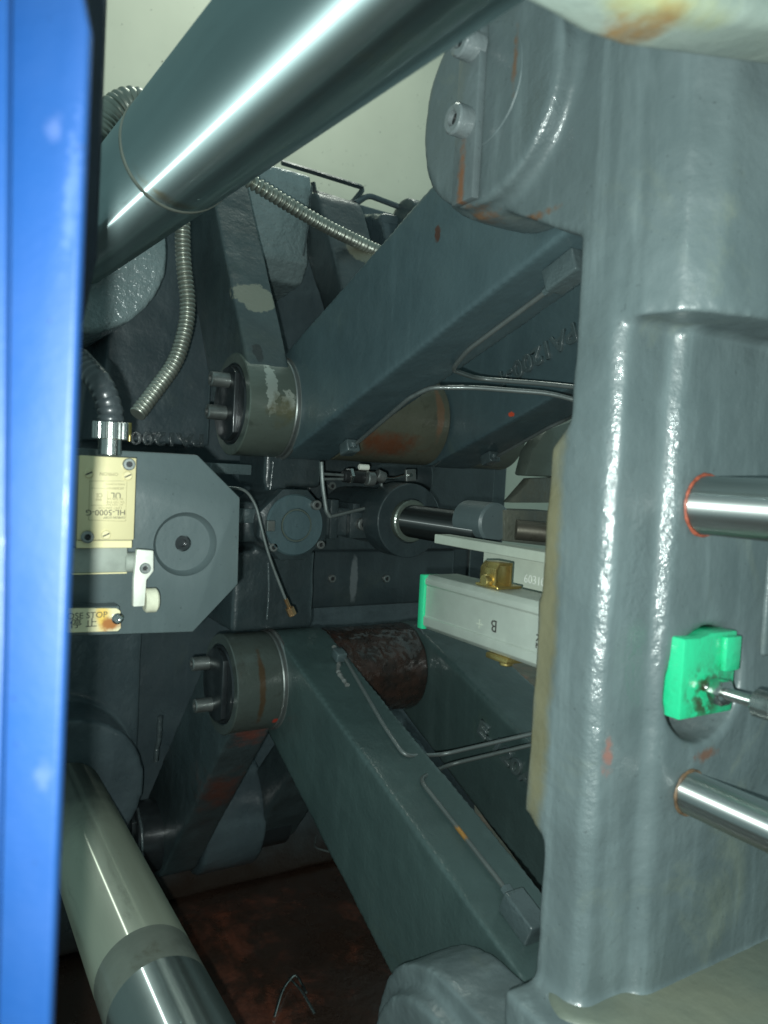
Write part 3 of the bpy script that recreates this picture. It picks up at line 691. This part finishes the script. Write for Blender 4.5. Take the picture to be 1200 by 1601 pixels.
dg = bpy.context.evaluated_depsgraph_get(); nm = bpy.data.meshes.new_from_object(blk_o.evaluated_get(dg)); nm.transform(Matrix.Translation(blk_o.location))
for c_ in (blk_o, co_, co2): bpy.data.objects.remove(c_)
bm = bmesh.new(); bm.from_mesh(nm); obj('plate', bm, M['paint_block'], ob, ang=25)
obj('recess_screw', add_lathe(bmesh.new(), (-.4705, PC.y, PC.z), (1, 0, 0), [(0, 0), (.0044, 0), (.0044, .0035), (.0026, .0035), (.0026, .001), (0, .001)], 24), M['keeper_dark'], ob)
obj('arm', box((-.50, -.05, -.140), (-.468, .060, .03)), M['paint_block'], ob, .002, 2)

# ================================================================== LIMIT SWITCH
Xs = -.440
sw = thing('limit_switch', 'cream coloured limit switch with upside-down lettering and a white roller lever', 'switch', aX(165, 897, Xs))
yl, yr = aX(128, 780, Xs).y, aX(210, 780, Xs).y; ztop, zbot = aX(170, 714, Xs).z, aX(170, 857, Xs).z
b = bmesh.new(); box((-.458, yl-.002, zbot), (Xs-.002, yr, ztop-.0002), b); obj('body', b, M['switch_grey'], sw, .0008, 2)
cv = obj('cover', box((Xs-.002, yl-.002, zbot+.0045), (Xs, yr+.0004, ztop)), M['label'], sw, .0006, 2)
obj('lip', box((Xs-.0021, yl-.002, zbot), (Xs-.0004, yr-.0004, zbot+.0042)), M['label'], sw, .0003, 1)
for q, r_ in (((202, 726), .0034), ((137, 840), .0034)): bolt(aX(*q, Xs+.0022), (1, 0, 0), r_, .003, M['bolt'], sw)
for q in ((199, 744), (138, 740), (165, 836)):
    P = aX(*q, Xs); o = obj('screw', add_lathe(bmesh.new(), P, (1, 0, 0), [(.0026, 0), (.0026, .0006), (.0021, .0010), (0, .0010)], 20), M['label'], sw)
    obj('slot', obox(P+V((.00105, 0, 0)), ((0, 1, .5), (0, -.5, 1)), (.0019, .00035, .0002)), M['ink'], o)
up, rt = (0, .02, -1), (0, -1, -.02)
def lab(s, px_, py_, size, m='ink_faint', sx=1): text('print', s, aX(px_, py_, Xs+.00012), rt, up, size, M[m], cv, .00004, 0, sx)
lab('OMRON', 170, 741, .0026); lab('HL-5000-G', 165, 801, .0044, 'ink', 1.05); lab('LIMIT SWITCH', 172, 794, .0019); lab('OMRON CORP', 178, 809, .0017, 'ink')
lab('UL', 181, 774, .0042, 'ink', 1.1); lab('AC 250V 5A', 180, 780, .0016); lab('DC 125V 0.4A', 180, 785, .0016); lab('AC 125V 5A', 180, 789, .0016)
lab('CE', 155, 774, .0030); lab('IP65', 154, 781, .0018); lab('EN 60947-5-1', 180, 763, .0016); lab('MADE IN JAPAN', 180, 757, .0014)
for a_, b_ in (((140, 752), (194, 752)), ((138, 813), (196, 815)), ((140, 752), (138, 813)), ((198, 753), (196, 815)), ((168, 768), (167, 790)), ((141, 790), (167, 790)), ((142, 763), (190, 765))):
    p, q = aX(*a_, Xs+.0001), aX(*b_, Xs+.0001); d = q-p
    obj('printed_line', obox((p+q)/2, (d, (1, 0, 0)), (d.length/2, .00008, .00008)), M['ink_faint'], cv)
hz0, hz1 = aX(165, 858, Xs).z, aX(165, 897, Xs).z
obj('head', box((-.456, yl-.003, hz1), (Xs-.0045, yr-.0018, hz0)), M['switch_grey'], sw, .0006, 2)
obj('base_strip', box((-.456, yl-.003, hz1-.0007), (Xs-.004, yr-.002, hz1)), M['label'], sw)
hub = aX(213, 880, -.445)
obj('shaft', cyl((-.448, yr-.003, hub.z), (-.448, aX(222, 880, -.445).y, hub.z), .0058, 24, .0006), M['switch_grey'], sw)
Xl = -.437; lv = [(214, 859), (240, 861), (240, 893), (229, 907), (228, 921), (226, 948), (208, 949), (209, 905), (212, 880)]
le = obj('lever', plate([aX(*q, Xl) for q in lv], .005 if ((aX(*lv[1], Xl)-aX(*lv[0], Xl)).cross(aX(*lv[2], Xl)-aX(*lv[0], Xl))).x < 0 else -.005), M['white'], sw, .0007, 2)
bolt(aX(227, 889, Xl+.0012), (1, 0, 0), .0031, .002, M['bolt'], le)
obj('lever_side', obox(aX(211, 915, -.446), ((0, 0, 1), (1, 0, 0)), (.0115, .004, .0008)), M['bolt'], sw, .0003, 1)
rp = aX(233, 939, -.440); ya, yb = aX(226, 939, -.44).y, aX(246, 939, -.44).y
obj('roller', cyl((-.441, ya, rp.z), (-.441, yb, rp.z), .0070, 40, .0011), M['roller'], sw)
# conduit and gland into the top of the switch
gp = aX(171, 712, -.447)
gl = thing('cable_gland', 'ribbed black and nickel cable gland on top of the limit switch', 'cable gland', gp)
obj('neck', cyl(gp, gp+V((0, 0, .010)), .0062, 32, .0005), M['gland'], gl)
b = bmesh.new(); n = 24; pts = [((.0098 if k % 2 else .0088)*math.cos(math.pi*k/n), (.0098 if k % 2 else .0088)*math.sin(math.pi*k/n)) for k in range(2*n)]
prism([(gp.x+a, gp.y+c) for a, c in pts], 'Z', gp.z+.0090, gp.z+.0185, b); obj('cap_nut', b, M['gland'], gl, .0003, 1)
def corrugated(path_pts, r, pitch, depth, step=.0011, rnd=.45, seg=20, pw=.6):
    path = smooth_path(path_pts, step, rnd)
    return tube(path, r, seg, rf=lambda i: r*(1-depth+depth*abs(math.sin(math.pi*i*step/pitch))**pw))
g1 = gp+V((0, 0, .018))
tag(obj('conduit', corrugated([g1, aX(172, 640, -.447), aX(158, 600, -.45), aX(120, 560, -.47)], .0072, .0045, .14), M['conduit_dk']),
    'black corrugated conduit curving up from the limit switch behind the blue post', 'cable conduit')
tag(obj('conduit', corrugated([aX(285, 325, -.72), aX(285, 400, -.715), aX(296, 490, -.71), aX(276, 565, -.70), aX(243, 610, -.69), aX(214, 648, -.68)], .0074, .0042, .22, .0007, pw=1.1), M['conduit']),
    'pale metal flexible conduit hanging down on the left below the upper bar', 'cable conduit', 'metal flexible conduits')
tag(obj('conduit', corrugated([aX(370, 270, -.78), aX(405, 292, -.78), aX(500, 350, -.80), aX(600, 398, -.84), aX(680, 420, -.86)], .0080, .0060, .34, .0007, pw=1.6), M['conduit']),
    'ribbed metal flexible conduit slanting down to the right behind the wide upper link', 'cable conduit', 'metal flexible conduits')
tag(obj('conduit', corrugated([aX(150, 215, -.95), aX(175, 178, -.95), aX(205, 160, -.95), aX(240, 175, -.95)], .020, .006, .12, .0014), M['conduit']),
    'short piece of pale ribbed hose peeking over the upper left bar', 'cable conduit', 'metal flexible conduits')
# small zinc screw below the conduit
P = aX(202, 690, -.60); t = obj('stud', cyl(P, P+V((0, 0, .014)), .0014, 12), M['gold']); tag(t, 'small zinc stud standing beside the cable gland', 'screw')

# name plate
Xn = -.446
npl = thing('stop_plate', 'yellowed metal plate printed STOP in English and Chinese below the limit switch', 'sign', aX(150, 988, Xn))
pts = [aX(60, 951, Xn), aX(182, 951, Xn), aX(188, 955, Xn), aX(189, 982, Xn), aX(184, 987, Xn), aX(60, 991, Xn)]
nb = obj('plate', plate(pts, .0012 if (pts[1]-pts[0]).cross(pts[2]-pts[0]).x < 0 else -.0012), M['nameplate'], npl, .0003, 1)
obj('backing', box((-.462, aX(60, 970, Xn).y, aX(150, 992, Xn).z), (Xn-.0015, aX(187, 970, Xn).y, aX(150, 950, Xn).z)), M['paint_block'], npl, .0005, 1)
text('print', 'CLOSE STOP', aX(128, 963, Xn+.0001), (0, 1, 0), (0, 0, 1), .0048, M['ink'], nb, .00004, 0, 1.0)
text('print', '模 停 止', aX(118, 976, Xn+.0001), (0, 1, 0), (0, 0, 1), .0056, M['ink'], nb, .00004, 0, 1.15)
text('print', '鎖', aX(84, 976, Xn+.0001), (0, 1, 0), (0, 0, 1), .0056, M['ink'], nb, .00004, 0, 1.15)
obj('screw', add_lathe(bmesh.new(), aX(183, 967, Xn), (1, 0, 0), [(.0032, 0), (.0032, .0008), (.0022, .0016), (.0012, .0016), (.0012, .0008), (0, .0008)], 24), M['gland'], npl)

# ================================================================== LUBRICATION PIPES
def tangent(l, n, r0, r1, c, y, L):
    b_ = math.asin((r1-r0)/L); m = n*math.cos(b_)-l*math.sin(b_); return m, V((c[0], y, c[1]))+m*r0
nu, Pu = tangent(lu, V((lu.z, 0, -lu.x)), .050, .056, EU, .34, math.dist(EU, PU))      # underside of the upper links
nl, Pl = tangent(ll, V((-ll.z, 0, ll.x)), .050, .066, EL, .34, math.dist(EL, PL))      # top side of the lower front link
def onU(x, y, h=.0): return aP(x, y, Pu+nu*h, nu)
def onL(x, y, h=.0): return aP(x, y, Pl+nl*h, nl)
def fitting(name, P, d, n, L, w_, h, mat, label, grp):
    t = thing(name, label, 'pipe fitting', P, grp)
    obj('block', obox(P, (d, n), (L, h, w_)), mat, t, .0016, 3)
    return t
gF = 'painted grease fittings on the links'
ft = fitting('grease_fitting', onU(886, 425, .008), lu, nu, .0135, .0075, .0075, M['fitting'], 'painted block on the underside of the upper front link near the casting', gF)
obj('nut', cyl(onU(866, 446, .004), onU(853, 457, .004), .0036, 6, .0004), M['fitting'], ft)
pth = [onU(862, 450, .004), onU(730, 548, .004), onU(706, 578, .005), V(aY(745, 592, .40)), V(aY(850, 600, .43)), V(aY(925, 608, .44))]
tag(obj('lube_pipe', tube(smooth_path(pth, .002, .3), .0019, 12), M['pipe']), 'upper thin grey pipe bending back from the link underside to the casting', 'pipe', 'thin lubrication pipes')
ft = fitting('grease_fitting', onU(546, 700, .006), lu, nu, .0085, .007, .006, M['fitting'], 'small painted block at the lower end of the upper front link', gF)
bolt(onU(552, 700, .010), nu, .0038, .004, M['fitting'], ft)
pth = [onU(556, 694, .006), onU(640, 622, .006), onU(672, 606, .006), V(aY(740, 606, .38)), V(aY(860, 615, .42)), V(aY(930, 634, .44))]
tag(obj('lube_pipe', tube(smooth_path(pth, .002, .3), .0020, 12), M['pipe']), 'lower thin grey pipe running level from the small block to the casting', 'pipe', 'thin lubrication pipes')
Pu2 = Pu+V((0, .17, 0))
on2 = lambda x, y, h=0.: aP(x, y, Pu2+nu*h, nu)
ft = fitting('grease_fitting', on2(766, 717, .006), lu, nu, .0085, .007, .006, M['fitting'], 'small painted block at the lower end of the upper rear link', gF)
bolt(on2(772, 717, .010), nu, .0038, .004, M['fitting'], ft)
pth = [on2(778, 713, .006), on2(858, 668, .006), on2(885, 656, .006), on2(915, 640, .02)]
tag(obj('lube_pipe', tube(smooth_path(pth, .002, .3), .0018, 12), M['pipe']), 'short thin pipe on the upper rear link, nearest the casting edge', 'pipe', 'thin lubrication pipes')
# lower
ft = fitting('grease_fitting', onL(818, 1432, .008), ll, nl, .0145, .0080, .0080, M['fitting'], 'painted block on the lower front link near the casting', gF)
obj('nut', cyl(onL(800, 1404, .004), onL(790, 1388, .004), .0042, 6, .0004), M['fitting'], ft)
pth = [onL(796, 1398, .003), onL(700, 1275, .003), onL(655, 1218, .003), V(aY(700, 1196, .395)), V(aY(850, 1160, .44)), V(aY(900, 1150, .45))]
tag(obj('lube_pipe', tube(smooth_path(pth, .002, .25), .0018, 12), M['pipe_rust']), 'thin pipe with orange rust spots lying on the lower front link', 'pipe', 'thin lubrication pipes')
ft = fitting('grease_fitting', onL(530, 1024, .006), ll, nl, .0065, .0055, .005, M['fitting'], 'small greasy block at the upper end of the lower front link', gF)
pth = [onL(535, 1022, .004), onL(600, 1135, .003), onL(632, 1182, .003), V(aY(690, 1180, .392)), V(aY(850, 1143, .44)), V(aY(900, 1128, .45))]
tag(obj('lube_pipe', tube(smooth_path(pth, .002, .25), .0018, 12), M['pipe']), 'thin dark pipe from the upper end of the lower front link to the casting', 'pipe', 'thin lubrication pipes')
b = bmesh.new()
path = smooth_path([onL(522, 1012, .0005), onL(530, 1035, .0005), onL(527, 1050, .0005), onL(543, 1072, .0005)], .0012)
tag(obj('grease_smear', tube(path, .002, 8, rf=lambda i: .0016+.0022*abs(noise.noise(path[i]*240))), M['grease']), 'pale grease smear beside the small block on the lower front link', 'grease')
# thin pipe hanging by the octagonal plate
Xh = -.60
pth = smooth_path([aX(355, 762, Xh), aX(384, 765, Xh), aX(400, 790, Xh), aX(418, 865, Xh), aX(452, 952, Xh)], .002, .45)
hp = thing('hanging_pipe', 'thin copper-ended pipe hanging loose right of the octagonal plate', 'pipe', aX(452, 952, Xh))
obj('pipe', tube(pth, .00125, 10), M['pipe'], hp)
obj('copper_end', cyl(aX(446, 936, Xh), aX(453, 953, Xh), .0018, 12), M['brass'], hp)
obj('nut', cyl(aX(452, 950, Xh), aX(457, 962, Xh), .0038, 6, .0004), M['brass'], hp)

# distributor tee on the crosshead
Xt = -.655
dt = thing('grease_distributor', 'small black grease tee with a white cap above the piston rod', 'pipe fitting', aX(560, 745, Xt))
obj('body', cyl(aX(536, 744, Xt), aX(590, 748, Xt), .0062, 20, .001), M['black'], dt)
obj('nut', cyl(aX(544, 744, Xt), aX(549, 744, Xt), .0082, 6, .0004), M['gland'], dt)
obj('elbow', cyl(aX(572, 748, Xt+.006), aX(584, 749, Xt+.006), .0072, 16, .001), M['bolt'], dt)
obj('elbow', cyl(aX(588, 742, Xt+.004), aX(600, 748, Xt+.004), .006, 16, .001), M['bolt'], dt)
obj('cap', cyl(aX(561, 730, Xt), aX(576, 731, Xt), .0030, 16, .0006), M['white'], dt)
for a_, b_ in (((506, 741), (538, 743)), ((506, 749), (538, 749))): obj('inlet_pipe', tube([aX(*a_, Xt), aX(*b_, Xt)], .0014, 8), M['pipe'], dt)
gT = 'small pipes of the grease distributor'
tag(obj('lube_pipe', tube(smooth_path([aX(*q, Xt) for q in [(595, 750), (598, 775), (592, 790), (560, 797), (516, 808)]], .0015, .35), .0016, 8), M['pipe']), 'small pipe bending down and left from the grease tee', 'pipe', gT)
tag(obj('lube_pipe', tube(smooth_path([aX(*q, Xt) for q in [(502, 722), (504, 760), (510, 800), (516, 808)]], .0015, .35), .0021, 8), M['pipe']), 'small upright pipe left of the grease tee', 'pipe', gT)
tag(obj('lube_pipe', tube(smooth_path([aX(*q, Xt) for q in [(600, 748), (615, 749), (636, 743)]], .0015, .35), .0015, 8), M['gland']), 'short bright pipe right of the grease tee', 'pipe', gT)
P = aX(641, 743, Xt); t = thing('pipe_clip', 'small metal clip at the right end of the grease tee', 'clip', P)
obj('clip', obox(P, ((0, 1, .1), (0, 0, 1)), (.006, .006, .002)), M['bolt'], t, .0006, 1); obj('screw', cyl(P+V((.002, -.002, 0)), P+V((.005, -.002, 0)), .002, 12), M['gland'], t)

# ================================================================== RIGHT-HAND SMALL PARTS
mrust = paint('grimy_block_paint', (.10, .105, .08), (.07, .08, .07), (.35, .55), .5, 120, .2, dust=1.)
rb = thing('ejector_bar', 'grimy bar with a rounded grey end and a brown shaft left of the casting', 'machine part', (-.55, .52, -.05))
Xr = -.495
P = aX(775, 818, Xr)
obj('rounded_end', cyl(P+V((-.04, 0, 0)), P+V((0, 0, 0)), .0170, 48, .002), M['paint_block'], rb)
obj('block', plate([aX(*q, Xr+.002) for q in [(788, 797), (875, 800), (875, 856), (788, 846)]], .03), mrust, rb, .0008, 2)
obj('shaft', cyl(aX(806, 828, Xr+.006), aX(890, 836, Xr+.03), .0085, 32), metal('brown_shaft', (.16, .15, .12), .4, .7), rb)
obj('slanted_plate', plate([aX(*q, -.60) for q in [(797, 786), (830, 748), (880, 746), (880, 786)]], .012), mrust, rb, .0008, 2)

# debris on the floor: torn cable ties
for k, pts in enumerate([[(428, 1590), (440, 1555), (462, 1520), (478, 1560)], [(452, 1530), (470, 1555), (492, 1585)]]):
    pth = smooth_path([aZ(x, y, -.597)+V((0, 0, .006*(j % 2))) for j, (x, y) in enumerate(pts)], .004, .4)
    tag(obj('cable_tie', tube(pth, .0016, 6), M['gland']), ['torn pale strap curled on the oily floor, the longer of the two scraps', 'torn pale strap on the oily floor, right of the longer scrap'][k], 'strap', 'torn straps on the oily floor')
pth = smooth_path([aZ(495, 1300, -.55), aZ(490, 1325, -.55), aZ(515, 1332, -.55)], .004, .4)
tag(obj('wire', tube(pth, .0014, 8), M['pipe']), 'thin bent wire left of the wide lower link above the oily floor', 'wire')
